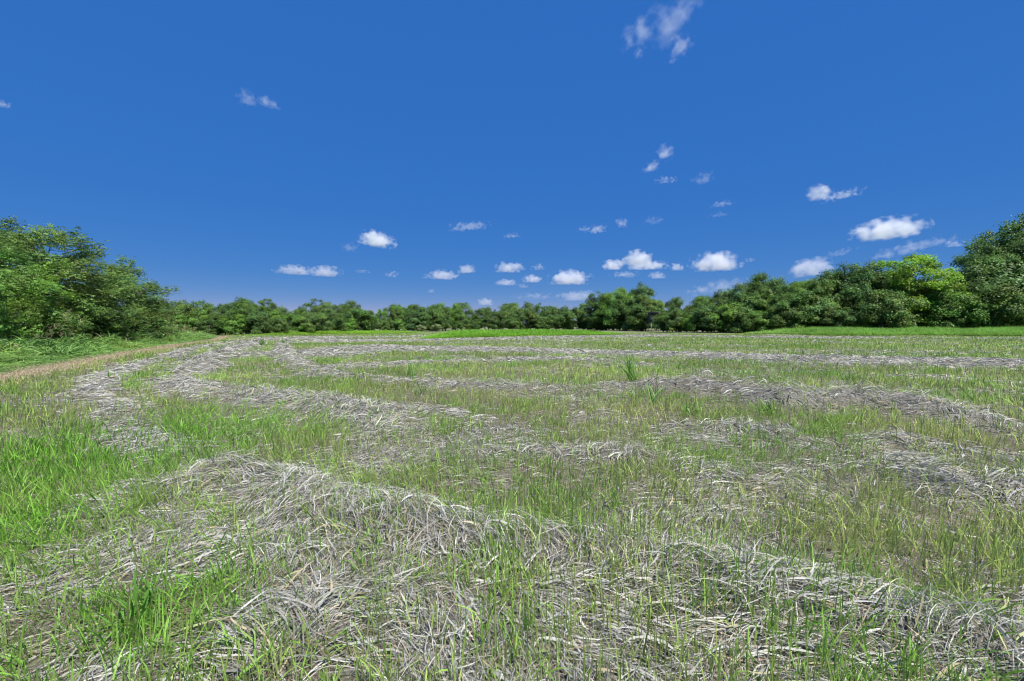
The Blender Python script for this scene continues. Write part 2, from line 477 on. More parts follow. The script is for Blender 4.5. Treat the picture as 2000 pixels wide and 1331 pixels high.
def build_straw():
    rng = np.random.default_rng(5)
    parts = []
    for blade, n0, seg in ((True, 350000, 4), (False, 250000, 2)):
        x, y = sample_fan(rng, n0, 0.9, 95, 1.62, flat=4.0)
        S, Hh = straw_at(x, y)
        keep = (rng.random(len(x)) < sstep(0.02, 0.95, S)) & ~in_tall(x, y)
        x, y, S, Hh = x[keep], y[keep], S[keep], Hh[keep]
        r = np.hypot(x, y); n = len(x)
        swirl = (fbm(x*0.8, y*0.8, 201, 3)-0.5)*7.0
        yaw = ang_at(x, y)+1.0+swirl+gauss(rng, n, 0.5)+np.where(rng.random(n) < 0.4, np.pi, 0)
        L = rng.uniform(0.09, 0.33, n) if blade else rng.uniform(0.10, 0.36, n)
        L = L*(1+np.clip((r-8)/40, 0, 0.5))
        W = (np.clip(0.0025+rng.exponential(0.0034, n), 0.0025, 0.014) if blade else rng.uniform(0.0016, 0.0032, n))*grow(r, 4.5, 0.16)
        W = np.minimum(W, L*0.22)
        up = rng.random(n)
        pitch = rng.uniform(0.0, 0.6, n)*(0.35+0.65*S); curv = -(pitch*1.4+rng.uniform(0.0, 0.8, n))
        z = ground_z(x, y)+rng.random(n)**1.6*(0.02+0.45*Hh+0.05*S)
        # start half a blade back so that it arches over its spot
        x0, y0 = x-0.5*L*np.cos(yaw), y-0.5*L*np.sin(yaw)
        z0 = 0.5*z+0.5*np.maximum(ground_z(x0, y0), z-0.15)+0.004
        pitch = pitch+np.clip((z-z0)/(0.6*L), -0.5, 0.8)
        gry = rng.random(n)[:, None]
        c = np.where(gry < 0.80, np.array([[0.395, 0.393, 0.358]]), np.where(gry < 0.93, np.array([[0.36, 0.31, 0.20]]), np.array([[0.30, 0.34, 0.16]])))
        c = c*(rng.uniform(0.5, 1.3, n)*(0.85+0.3*fbm(x*0.9, y*0.9, 207)))[:, None]
        P0 = np.stack([x0, y0, z0], 1)
        for m, sg in ((r < 9, seg), (r >= 9, 2)):
            k = int(m.sum())
            parts.append(ribbons(rng, P0[m], yaw[m], pitch[m], curv[m], L[m], W[m], sg, gauss(rng, k, 0.75), rng.uniform(-1.3, 1.3, k), blade, c[m]*0.93, c[m]*1.05))
    stuff('mown_straw', 'grey dry cut straw lying in loose curved rows across the mown field', 'straw', parts, M_STRAW)
build_straw()

# --- stubble and regrowth ---------------------------------------------------
def build_stubble():
    rng = np.random.default_rng(6)
    # tufts first, then stems around each
    x, y = sample_fan(rng, 112000, 0.8, 100, 1.6, flat=4.0)
    S, Hh = straw_at(x, y); fr = fresh_field(x, y)
    side, _ = side_of_track(x, y)
    rows = 0.40+1.0*fbm(x*1.6, y*1.6, 401)
    keep = (rng.random(len(x)) < (1-(0.60+0.38*sstep(5, 14, np.hypot(x, y)))*sstep(0.12, 0.75, S))*rows*(0.58+0.66*fr)) & ~in_tall(x, y) & (side > TRACK_HW*(0.45+0.55*rng.random(len(x))))
    x, y, fr = x[keep], y[keep], fr[keep]
    k = rng.integers(4, 10, len(x))
    X, Y, FR = np.repeat(x, k), np.repeat(y, k), np.repeat(fr, k)
    n = len(X); r = np.hypot(X, Y)
    sp = 0.045*(1+np.clip((r-6)/14, 0, 3))
    X = X+gauss(rng, n, 1)*sp; Y = Y+gauss(rng, n, 1)*sp
    patch = fbm(X*0.5, Y*0.5, 411)
    lean = 0.10+0.55*sstep(0.48, 0.72, fbm(X*0.45+9, Y*0.45, 421))
    la = fbm(X*0.22, Y*0.22, 431)*8.0-4.2
    q = np.clip((patch-0.32)*2.4+gauss(rng, n, 0.25), 0, 1)[:, None]
    g = rng.uniform(0.7, 1.25, n)[:, None]
    lushc = np.array([[0.180, 0.410, 0.042]]); mid = np.array([[0.205, 0.400, 0.062]]); yel = np.array([[0.40, 0.48, 0.13]])
    w = FR[:, None]
    c1 = ((mid*(1-q)+yel*q)*(1-w)+lushc*w)*g
    c0 = np.array([[0.34, 0.36, 0.155]])*g*(1-0.5*w)+c1*0.5*w
    Z = ground_z(X, Y)-0.01
    P = np.stack([X, Y, Z], 1)
    hs = (0.70+0.5*patch)*(1+0.15*FR)*(1.0+0.25*gauss(rng, n, 1).clip(-1.5, 2))
    lw = rng.uniform(0, 6.28, n)
    use = rng.random(n) < 0.45
    yaw = np.where(use, la, lw)
    pit = 1.50-np.abs(gauss(rng, n, 0.13))-np.where(use, lean*rng.random(n), 0)
    st = rng.random(n) < 0.66-0.35*FR             # cut stems, flat topped
    a = ribbons(rng, P[st], yaw[st], pit[st], gauss(rng, int(st.sum()), 0.12), (rng.uniform(0.07, 0.22, n)*hs)[st], (rng.uniform(0.003, 0.0062, n)*grow(r, 6, 0.15))[st], 1, 0, rng.uniform(-1, 1, n)[st], False, c0[st], c1[st])
    bs = []
    for b_, sg in ((~st & (r < 9), 3), (~st & (r >= 9), 2)):
      m = int(b_.sum())
      bs.append(ribbons(rng, P[b_], yaw[b_], pit[b_]-0.1, -rng.uniform(0.1, 1.3, m), (rng.uniform(0.09, 0.25, n)*hs)[b_], (rng.uniform(0.0042, 0.0095, n)*grow(r, 6, 0.13))[b_], sg, gauss(rng, m, 0.4), gauss(rng, m, 0.6), True, c1[b_]*0.85+c0[b_]*0.15, c1[b_]*1.15))
    stuff('stubble_grass', 'short green and yellowish cut grass stubble growing between the straw rows', 'grass', [a]+bs, M_GRASS)
build_stubble()

# --- litter on the soil -------------------------------------------------------
def build_litter():
    rng = np.random.default_rng(7)
    x, y = sample_fan(rng, 40000, 0.8, 24, 1.5, flat=4.0)
    side, _ = side_of_track(x, y)
    m = side > -TRACK_HW; x, y = x[m], y[m]
    n = len(x); r = np.hypot(x, y)
    w = rng.random(n)[:, None]
    c = (np.array([[0.34, 0.315, 0.265]])*(1-w)+np.array([[0.23, 0.15, 0.095]])*w)*rng.uniform(0.5, 1.15, n)[:, None]
    P = np.stack([x, y, ground_z(x, y)+rng.uniform(0.003, 0.02, n)], 1)
    stuff('dead_leaf_litter', 'scattered dead stalks and leaf scraps on the brown soil', 'litter',
          [ribbons(rng, P, rng.uniform(0, 6.28, n), rng.uniform(-0.05, 0.3, n), -rng.uniform(0, 0.6, n), rng.uniform(0.05, 0.22, n), rng.uniform(0.0025, 0.008, n)*grow(r, 6, 0.12), 2,
                   gauss(rng, n, 0.4), rng.uniform(-0.7, 0.7, n), True, c, c)], M_STRAW)
build_litter()

# --- uncut grass strips along the far edge --------------------------------------
def tall_proto(seed, n=26, wide=0.03, h=1.0, col=(0.13, 0.31, 0.034), droop=0.7):
    r = np.random.default_rng(seed)
    P = np.stack([gauss(r, n, 0.28), gauss(r, n, 0.28), r.uniform(0, 0.25, n)*h], 1)
    g = r.uniform(0.7, 1.3, n)[:, None]
    c = np.array([col])*g
    return ribbons(r, P, r.uniform(0, 6.28, n), r.uniform(1.1, 1.52, n), -r.uniform(0.05, droop, n), r.uniform(0.55, 0.95, n)*h,
                   r.uniform(0.6, 1.3, n)*wide, 4, gauss(r, n, 0.2), gauss(r, n, 0.6), True, c*np.array([[1.1, 0.9, 1.0]]), c*np.array([[1.15, 1.1, 1.0]]))
TALL = proto_set('tall_grass', [tall_proto(600+k) for k in range(6)], M_TUFT)
def build_tall():
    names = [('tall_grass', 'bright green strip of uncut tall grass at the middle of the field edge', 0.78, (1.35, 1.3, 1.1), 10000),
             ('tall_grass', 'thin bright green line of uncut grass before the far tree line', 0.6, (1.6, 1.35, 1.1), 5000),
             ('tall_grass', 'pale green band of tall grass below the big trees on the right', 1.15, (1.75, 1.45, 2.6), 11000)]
    for q, ((P, dep), (nm, lab, h, tnt, n)) in enumerate(zip(TALL_STRIPS, names)):
        rng = np.random.default_rng(60+q)
        x = rng.uniform(P[0, 0], P[-1, 0], n)
        fb = (fbm(x*0.12, x*0, 640+q)-0.5)*5
        y = np.interp(x, P[:, 0], P[:, 1])+fb+dep*rng.random(n)**1.6
        e = np.minimum(sstep(P[0, 0]-0.5, P[0, 0]+4, x), sstep(P[-1, 0]+0.5, P[-1, 0]-9, x)) if q < 2 else sstep(P[0, 0]-1, P[0, 0]+5, x)
        hh = h*rng.uniform(0.5, 1.2, n)*(0.55+0.9*fbm(x*0.35, y*0.35, 660+q))*(0.3+0.7*e)*(0.55+0.45*sstep(0, 2.5, y-np.interp(x, P[:, 0], P[:, 1])-fb+rng.uniform(-0.6, 0.6, n)))
        yaw = rng.uniform(0, 6.28, n)
        rot = np.stack([gauss(rng, n, 0.06), gauss(rng, n, 0.06)+0.05, yaw], 1)
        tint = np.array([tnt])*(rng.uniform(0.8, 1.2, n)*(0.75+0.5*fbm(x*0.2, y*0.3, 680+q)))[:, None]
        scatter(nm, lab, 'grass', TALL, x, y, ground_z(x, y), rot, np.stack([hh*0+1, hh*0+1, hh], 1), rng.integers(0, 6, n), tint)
build_tall()

# --- weeds of the verge, burnt grass on the track ---------------------------------
def weed_proto(seed, head=False):
    r = np.random.default_rng(seed)
    n = 20
    P = np.stack([gauss(r, n, 0.16), gauss(r, n, 0.16), r.uniform(0, 0.35, n)], 1)
    g = r.uniform(0.7, 1.3, n)[:, None]
    c = np.array([[0.105, 0.225, 0.045]])*g
    parts = [ribbons(r, P, r.uniform(0, 6.28, n), r.uniform(0.6, 1.4, n), -r.uniform(0.6, 2.1, n), r.uniform(0.35, 0.75, n),
                     r.uniform(0.022, 0.05, n), 5, gauss(r, n, 0.3), gauss(r, n, 0.5), True, c, c*1.15)]
    if head:
        k = 3
        P = np.stack([gauss(r, k, 0.12), gauss(r, k, 0.12), np.full(k, 0.2)], 1)
        yw = r.uniform(0, 6.28, k); pt = r.uniform(1.2, 1.5, k); L = r.uniform(0.75, 1.0, k)
        cs = np.full((k, 3), 1.0)*np.array([[0.13, 0.16, 0.06]])
        parts.append(ribbons(r, P, yw, pt, 0*pt, L, np.full(k, 0.008), 2, 0, 0, False, cs, cs))
        tip = P+np.stack([np.cos(pt)*np.cos(yw), np.cos(pt)*np.sin(yw), np.sin(pt)], 1)*L[:, None]
        m = 9
        T = np.repeat(tip, m, 0)-np.array([[0, 0, 1]])*np.tile(np.linspace(0, 0.22, m), k)[:, None]
        ch = np.array([[0.24, 0.20, 0.12]])*r.uniform(0.7, 1.2, k*m)[:, None]
        parts.append(ribbons(r, T, r.uniform(0, 6.28, k*m), r.uniform(0.5, 1.3, k*m), -r.uniform(0.3, 1.5, k*m), r.uniform(0.08, 0.17, k*m), np.full(k*m, 0.016), 3,
                             0, gauss(r, k*m, 0.7), True, ch, ch))
    return join(parts)
WEED = proto_set('weed', [weed_proto(700+k) for k in range(6)] + [weed_proto(720+k, True) for k in range(4)], M_TUFT)
def build_verge():
    rng = np.random.default_rng(8)
    n0 = 20000
    u = rng.uniform(0, 1, n0); seg = np.linalg.norm(np.diff(TRACK, axis=0), axis=1); s = np.concatenate([[0], np.cumsum(seg)])
    q = u*s[-1]
    bx, by = np.interp(q, s, TRACK[:, 0]), np.interp(q, s, TRACK[:, 1])
    off = 12.5*rng.random(n0)**1.2
    dx = np.interp(q+0.5, s, TRACK[:, 0])-np.interp(q-0.5, s, TRACK[:, 0]); dy = np.interp(q+0.5, s, TRACK[:, 1])-np.interp(q-0.5, s, TRACK[:, 1])
    l = np.hypot(dx, dy); x, y = bx-dy/l*off, by+dx/l*off
    side, _ = side_of_track(x, y)
    d = -side
    m = (d > TRACK_HW*(0.45+0.55*rng.random(n0))) & (rng.random(n0) < 0.35+0.65*sstep(0.5, 3, d)); x, y, d = x[m], y[m], d[m]
    n = len(x)
    hgt = (0.14+1.0*sstep(0.6, 4.5, d))*(0.12+2.6*fbm(x*0.55, y*0.55, 801, 3)**1.8)*rng.uniform(0.75, 1.2, n)
    head = (d > 3.0) & (d < 7.0) & (rng.random(n) < 0.015)
    idx = np.where(head, rng.integers(6, 10, n), rng.integers(0, 6, n))
    hgt = np.where(head, hgt*1.35, hgt)
    pat = fbm(x*0.3, y*0.3, 811)[:, None]
    tint = (np.array([[0.8, 0.95, 1.3]])*(1-pat)+np.array([[2.2, 1.5, 1.7]])*pat)*rng.uniform(0.55, 1.6, n)[:, None]
    sxy = 0.6+0.6*hgt
    scatter('verge_weeds', 'rank green weeds and seeding grass on the verge below the left trees', 'weeds', WEED, x, y, ground_z(x, y)-0.02,
            np.stack([gauss(rng, n, 0.08), gauss(rng, n, 0.08), rng.uniform(0, 6.28, n)], 1), np.stack([sxy, sxy, hgt], 1), idx, tint)
    # scorched short grass on the track
    n = 13000
    q = rng.random(n)**1.3*s[-1]
    off = gauss(rng, n, 0.55)
    bx, by = np.interp(q, s, TRACK[:, 0]), np.interp(q, s, TRACK[:, 1])
    dx = np.interp(q+0.5, s, TRACK[:, 0])-np.interp(q-0.5, s, TRACK[:, 0]); dy = np.interp(q+0.5, s, TRACK[:, 1])-np.interp(q-0.5, s, TRACK[:, 1])
    l = np.hypot(dx, dy); x, y = bx-dy/l*off, by+dx/l*off
    sc = rng.uniform(0.35, 0.8, n)
    scatter('scorched_grass', 'short reddish brown dead grass along the bare track', 'grass', BROWN, x, y, ground_z(x, y)+0.01,
            np.stack([gauss(rng, n, 0.2), gauss(rng, n, 0.2), rng.uniform(0, 6.28, n)], 1), np.stack([sc, sc, sc*0.8], 1), rng.integers(0, 5, n),
            rng.uniform(0.8, 1.25, n)[:, None]*np.ones((1, 3)))
def brown_proto(seed):
    r = np.random.default_rng(seed); n = 14
    P = np.stack([gauss(r, n, 0.12), gauss(r, n, 0.12), np.zeros(n)], 1)
    c = np.where(r.random(n)[:, None] < 0.6, np.array([[0.34, 0.275, 0.185]]), np.array([[0.40, 0.35, 0.22]]))*r.uniform(0.7, 1.2, n)[:, None]
    return ribbons(r, P, r.uniform(0, 6.28, n), r.uniform(0.3, 1.4, n), -r.uniform(0, 1, n), r.uniform(0.06, 0.2, n), r.uniform(0.008, 0.016, n), 3, gauss(r, n, 0.4), gauss(r, n, 0.5), True, c, c)
BROWN = proto_set('scorched_tuft', [brown_proto(760+k) for k in range(5)], M_DRY)
build_verge()

# ------------------------------------------------------------------ trees
def tube(P, R, ns=6):
    P = np.asarray(P); k = len(P)
    T = np.gradient(P, axis=0); T /= np.linalg.norm(T, axis=1)[:, None]+1e-9
    ref = np.where(np.abs(T[:, 2:3]) > 0.9, np.array([[1.0, 0, 0]]), np.array([[0, 0, 1.0]]))
    U = np.cross(T, ref); U /= np.linalg.norm(U, axis=1)[:, None]+1e-9
    W = np.cross(T, U)
    a = np.linspace(0, 2*np.pi, ns, endpoint=False)
    V = (P[:, None, :]+(U[:, None, :]*np.cos(a)[None, :, None]+W[:, None, :]*np.sin(a)[None, :, None])*np.asarray(R)[:, None, None]).reshape(-1, 3)
    i = np.arange(k-1)[:, None]; j = np.arange(ns)[None]
    F = np.stack([i*ns+j, i*ns+(j+1) % ns, (i+1)*ns+(j+1) % ns, (i+1)*ns+j], -1).reshape(-1, 4)
    return V, F, np.ones((len(V), 3))

def leaf_quads(rng, pos, nrm, L, W, col):
    n = len(pos)
    nrm = nrm/(np.linalg.norm(nrm, axis=1)[:, None]+1e-9)
    t = rng.normal(0, 1, (n, 3)); t[:, 2] -= 0.5
    t -= nrm*np.sum(t*nrm, 1)[:, None]; t /= np.linalg.norm(t, axis=1)[:, None]+1e-9
    b = np.cross(nrm, t)
    L = L[:, None]; W = W[:, None]
    V = np.stack([pos-t*L*0.5, pos+b*W*0.5-nrm*W*0.12, pos+t*L*0.5, pos-b*W*0.5-nrm*W*0.12], 1).reshape(-1, 3)
    F = np.arange(n*4).reshape(-1, 4)
    return V, F, np.repeat(col, 4, 0)

def make_tree(seed, H, R, n_limb, n_sub, clump, per, leaf, skirt=0.12, flat=0.6, prof=0.6, peak=0.0, near=False, density_top=1.0):
    rng = np.random.default_rng(seed)
    wood = []
    nt = 8
    tz = np.linspace(0, 0.80*H, nt)
    wob = np.cumsum(rng.normal(0, 0.022*H, (nt, 2)), 0); wob[0] = 0; wob -= wob[-1]*0.3*np.linspace(0, 1, nt)[:, None]
    TP = np.column_stack([wob, tz])
    r0 = 0.022*H+0.03
    wood.append(tube(np.vstack([TP[:1]-np.array([[0, 0, 0.4]]), TP]), np.concatenate([[r0*1.35], r0*(1-0.8*np.linspace(0, 1, nt))])))
    cl, cr = [], []
    az = rng.uniform(0, 6.28)
    for i in range(n_limb):
        u = (i+0.5)/n_limb
        zt = H*(skirt+(0.93-skirt)*u**0.85)                    # height of the limb's tip
        env = R*(max(0.05, math.sin(math.pi*(0.16+0.80*u)))**prof)*rng.uniform(0.72, 1.08)
        az += 2.399+rng.normal(0, 0.35)
        zs = min(zt*0.75, 0.78*H)*rng.uniform(0.75, 1.0)
        st = np.array([np.interp(zs, tz, TP[:, 0]), np.interp(zs, tz, TP[:, 1]), zs])
        tip = np.array([math.cos(az)*env, math.sin(az)*env, zt+rng.normal(0, 0.02*H)])
        mid = 0.5*(st+tip)+np.array([0, 0, 0.06*H*rng.uniform(-0.2, 1.0)])+rng.normal(0, 0.02*H, 3)
        s = np.linspace(0, 1, 6)[:, None]
        LP = st*(1-s)**2+2*mid*s*(1-s)+tip*s*s
        rr = r0*0.42*(1-0.5*u)
        wood.append(tube(LP, np.linspace(rr, rr*0.2, 6), 5))
        cl.append(tip); cr.append(clump*rng.uniform(0.75, 1.2))
        for k in range(n_sub):
            t = rng.uniform(0.35, 0.98)
            b0 = LP[0]*(1-t)**2*1.0+2*mid*t*(1-t)+tip*t*t if False else st*(1-t)**2+2*mid*t*(1-t)+tip*t*t
            dv = rng.normal(0, 1, 3); dv[2] = abs(dv[2])*0.8-0.15
            dv += 0.7*np.array([math.cos(az), math.sin(az), 0.1])
            dv *= R*rng.uniform(0.22, 0.45)/np.linalg.norm(dv)
            e = b0+dv
            wood.append(tube(np.array([b0, b0+dv*0.5+np.array([0, 0, 0.05*R*rng.normal()]), e]), [rr*0.4, rr*0.28, rr*0.12], 4))
            cl.append(e); cr.append(clump*rng.uniform(0.55, 1.15))
    top = TP[-1]+np.array([0, 0, 0.13*H+peak*H])
    wood.append(tube(np.array([TP[-1], 0.5*(TP[-1]+top)+rng.normal(0, 0.02*H, 3), top]), [r0*0.2, r0*0.14, r0*0.06], 4))
    cl.append(top); cr.append(clump*0.9)
    cl, cr = np.array(cl), np.array(cr)
    m = cl[:, 2] > 0.05*H; cl, cr = cl[m], cr[m]
    # leaves
    nper = np.maximum(10, (per*(cr/clump)**2*rng.uniform(0.75, 1.25, len(cr)))).astype(int)
    ci = np.repeat(np.arange(len(cl)), nper); n = len(ci)
    dv = rng.normal(0, 1, (n, 3)); dv /= np.linalg.norm(dv, axis=1)[:, None]
    dv[:, 2] = np.where(dv[:, 2] < -0.35, -dv[:, 2]*0.8, dv[:, 2])
    rad = cr[ci]*(0.35+0.7*rng.random(n)**0.6)
    lump = 1+0.35*np.sin(dv[:, 0]*5+ci*1.7)*np.cos(dv[:, 1]*5+ci*2.3)
    pos = cl[ci]+dv*(rad*lump)[:, None]*np.array([[1, 1, flat]])
    cen = np.array([0, 0, 0.5*H])
    outw = pos-cen; outw /= np.linalg.norm(outw, axis=1)[:, None]
    nrm = dv*0.6+outw*0.5+np.array([[0, 0, 0.35]])+rng.normal(0, 0.5, (n, 3))
    pos[:, 2] = np.maximum(pos[:, 2], 0.12)
    ctint = rng.uniform(0.62, 1.4, len(cl))[ci]
    warm = rng.uniform(-0.1, 0.16, len(cl))[ci]
    col = np.stack([1.0+warm, np.ones(n), 1.0-warm], 1)*(ctint*rng.uniform(0.75, 1.25, n))[:, None]
    if not near:
        V, F, C = leaf_quads(rng, pos, nrm, leaf*rng.uniform(0.7, 1.35, n), leaf*rng.uniform(0.4, 0.75, n), col)
    else:                                # sprays of leaflets on a drooping stalk
        k = 6
        yaw = np.arctan2(outw[:, 1], outw[:, 0])+rng.normal(0, 0.9, n)
        pit = rng.normal(0.15, 0.35, n)
        t = np.linspace(-1, 1, k)[None]
        sl = leaf*rng.uniform(0.9, 1.5, n)[:, None]
        ox = np.cos(yaw)[:, None]*np.cos(pit)[:, None]*t*sl; oy = np.sin(yaw)[:, None]*np.cos(pit)[:, None]*t*sl
        oz = np.sin(pit)[:, None]*t*sl-0.35*sl*(t*0.5+0.5)**2
        lat = np.where(np.arange(k) % 2 == 0, 1, -1)[None]*sl*0.28
        ox = ox-np.sin(yaw)[:, None]*lat; oy = oy+np.cos(yaw)[:, None]*lat
        P2 = (pos[:, None, :]+np.stack([ox, oy, oz], -1)).reshape(-1, 3)
        P2[:, 2] = np.maximum(P2[:, 2], 0.1)
        N2 = np.repeat(nrm, k, 0)+rng.normal(0, 0.4, (n*k, 3))
        C2 = np.repeat(col, k, 0)*rng.uniform(0.85, 1.15, n*k)[:, None]
        V, F, C = leaf_quads(rng, P2, N2, leaf*rng.uniform(0.75, 1.2, n*k), leaf*rng.uniform(0.42, 0.68, n*k), C2)
    wV, wF, _ = join(wood)
    base = np.array([[0.130, 0.230, 0.055]])
    return (mesh_np('trunk', wV, wF, mat=M_BARK, smooth=True), mesh_np('crown', V, F, C*base, M_LEAF))

print('trees...')
FAR = {'broad': [make_tree(900+k, 10, 4.2, 17, 6, 1.10, 210, 0.25, skirt=0.06, flat=0.95) for k in range(4)],
       'upright': [make_tree(920+k, 10, 2.8, 17, 5, 0.85, 190, 0.24, skirt=0.06, flat=1.15, prof=0.5, peak=0.04) for k in range(3)],
       'loose': [make_tree(940+k, 10, 4.4, 17, 5, 0.95, 210, 0.25, skirt=0.12, flat=0.75, prof=0.45) for k in range(2)],
       'bush': [make_tree(960+k, 4, 2.3, 13, 5, 0.62, 170, 0.20, skirt=0.05, flat=1.0) for k in range(3)]}
NEAR = [make_tree(980+k, 8.5, 4.1, 20, 6, 0.92, 66, 0.15, skirt=0.06, flat=1.0, near=True) for k in range(3)]
NEAR_BUSH = [make_tree(990+k, 3.0, 2.0, 12, 4, 0.60, 50, 0.13, skirt=0.06, flat=1.0, near=True) for k in range(2)]

TOPS = {}
def crown_top(me):
    co = np.empty(len(me.vertices)*3, np.float32); me.vertices.foreach_get('co', co)
    return float(np.percentile(co[2::3], 99.7))
TREE_RNG = np.random.default_rng(77)
def place_tree(name, variant, px, d, top, label, cat, tint, group=None, wide=1.0, base_h=10.0, yaw=None):
    X = (px-1000.0)*d/FPX
    H = (HOR-top)/FPX*d+CAM_H
    z = float(base_z(np.array([X]), np.array([d]))[0])
    top_z = TOPS.get(variant[1].name) or TOPS.setdefault(variant[1].name, crown_top(variant[1]))
    s = (H-z)/top_z
    root = bpy.data.objects.new(name, None); root.empty_display_size = 0.5
    link(root); root.location = (X, d, z)
    root.rotation_euler = (0, 0, TREE_RNG.uniform(0, 6.28) if yaw is None else yaw)
    root.scale = (s*wide, s*wide, s)
    tag(root, label, cat, group)
    tr = link(bpy.data.objects.new('trunk', variant[0]), root)
    cr = link(bpy.data.objects.new('crown', variant[1]), root)
    cr.color = (*tint, 1)
    return root

G_DARK, G_MID, G_LIGHT, G_YEL, G_BLUE = (0.80, 0.86, 0.82), (1.0, 1.0, 1.0), (1.18, 1.3, 0.95), (1.50, 1.58, 0.6), (0.86, 0.94, 1.1)
def jit(t): 
    g = TREE_RNG.uniform(0.88, 1.12); return tuple(c*g*TREE_RNG.uniform(0.95, 1.05) for c in t)

# left wood, near
place_tree('broadleaf_tree', NEAR[0], -60, 24, 462, 'tall bright green tree cut by the left edge of the photo', 'tree', G_LIGHT, wide=1.05, base_h=8.9)
place_tree('broadleaf_tree', NEAR[1], 92, 33, 449, 'flat-topped feathery tree rising above the left wood, sky showing through its crown', 'tree', G_MID, wide=1.05, base_h=8.9)
place_tree('broadleaf_tree', NEAR[2], 215, 39, 507, 'dense rounded tree at the right end of the near left wood', 'tree', G_MID, wide=1.0, base_h=8.9)
place_tree('broadleaf_tree', NEAR[0], -30, 40, 425, 'dark treetop showing behind the bright tree at the left edge', 'tree', G_DARK, wide=0.85, base_h=8.9)
place_tree('broadleaf_tree', NEAR[2], 30, 29, 520, 'mid-height tree between the bright edge tree and the flat-topped tree', 'tree', G_LIGHT, wide=1.15, base_h=8.9)
place_tree('broadleaf_tree', NEAR[1], 150, 35, 560, 'low spreading tree under the flat-topped tree, hanging over the weeds', 'tree', G_MID, wide=1.35, base_h=8.9)
place_tree('broadleaf_tree', NEAR[0], 262, 46, 540, 'small rounded tree where the near left wood drops to the far line', 'tree', G_MID, wide=1.0, base_h=8.9)
place_tree('broadleaf_tree', NEAR[1], -170, 33, 440, 'tree just outside the left edge of the photo', 'tree', G_DARK, wide=1.1, base_h=8.9)
for px, d, top, lab in [(15, 31, 612, 'leafy shrub at the dark foot of the left edge trees'), (90, 30, 605, 'leafy shrub below the flat-topped tree behind the seeding weeds'),
                        (165, 34, 612, 'leafy shrub under the low spreading tree of the left wood'), (225, 38.5, 615, 'dark leafy shrub at the foot of the rounded left tree'),
                        (283, 45, 618, 'end shrub of the near left wood beside the verge')]:
    place_tree('shrub', NEAR_BUSH[int(px) % 2], px, d, top, lab, 'shrub', jit(G_MID), wide=1.25, base_h=3.2)

# prominent trees of the far line and the right
FB, FU, FL, BU = FAR['broad'], FAR['upright'], FAR['loose'], FAR['bush']
P = [
 ('broadleaf_tree', FB[0], 470, 84, 583, 'broad dome-topped dark tree in the far line past the track', G_DARK, 1.15),
 ('broadleaf_tree', FL[0], 515, 92, 584, 'loose tree with a tuft top standing beside the dark dome', G_MID, 0.6),
 ('broadleaf_tree', FL[1], 625, 92, 585, 'spreading tree standing above the far line left of the field centre', G_MID, 0.9),
 ('broadleaf_tree', FB[1], 688, 104, 588, 'round-headed tree with a dip in the line at its right', G_MID, 0.85),
 ('broadleaf_tree', FU[0], 1166, 165, 571, 'narrow dark tree at the left of the tall middle clump', G_DARK, 0.95),
 ('broadleaf_tree', FB[2], 1210, 160, 562, 'light green broad tree of the tall middle clump', G_LIGHT, 0.85),
 ('broadleaf_tree', FU[1], 1252, 150, 554, 'forked dark tree, highest of the middle clump beside the raised hut', G_BLUE, 1.0),
 ('broadleaf_tree', FB[3], 1280, 172, 585, 'dark low tree behind the raised hut', G_DARK, 0.7),
 ('broadleaf_tree', FB[0], 1492, 108, 534, 'dark round-crowned tree standing above the line right of the hut', G_DARK, 0.85),
 ('broadleaf_tree', FB[1], 1565, 100, 552, 'yellowish green tree next to the dark round-crowned tree', G_LIGHT, 0.85),
 ('broadleaf_tree', FU[2], 1640, 99, 517, 'bluish feathery upright tree left of the lime green tree', G_BLUE, 1.1),
 ('broadleaf_tree', FU[0], 1703, 97, 514, 'dark upright tree touching the lime green tree', G_DARK, 1.05),
 ('broadleaf_tree', FL[0], 1785, 92, 497, 'lime green spreading tree, brightest of the right wood', G_YEL, 0.95),
 ('broadleaf_tree', FB[3], 1815, 90, 556, 'bright green lower tree in front of the lime green tree', G_LIGHT, 0.95),
 ('broadleaf_tree', FB[2], 2010, 94, 413, 'very tall dark tree cut by the right edge of the photo', G_DARK, 0.72),
 ('broadleaf_tree', FL[1], 1930, 95, 478, 'slender feathery tree leaning against the tall edge tree', G_BLUE, 0.6),
 ('broadleaf_tree', FB[1], 1890, 91, 545, 'mid green tree between the lime tree and the tall edge tree', G_MID, 0.9),
 ('broadleaf_tree', FB[0], 1965, 90, 535, 'dense dark lower tree in front of the tall edge tree', G_DARK, 1.0),
]
for nm, v, px, d, top, lab, tint, w in P:
    place_tree(nm, v, px, d, top, lab, 'tree', tint, wide=w, base_h=10.3)

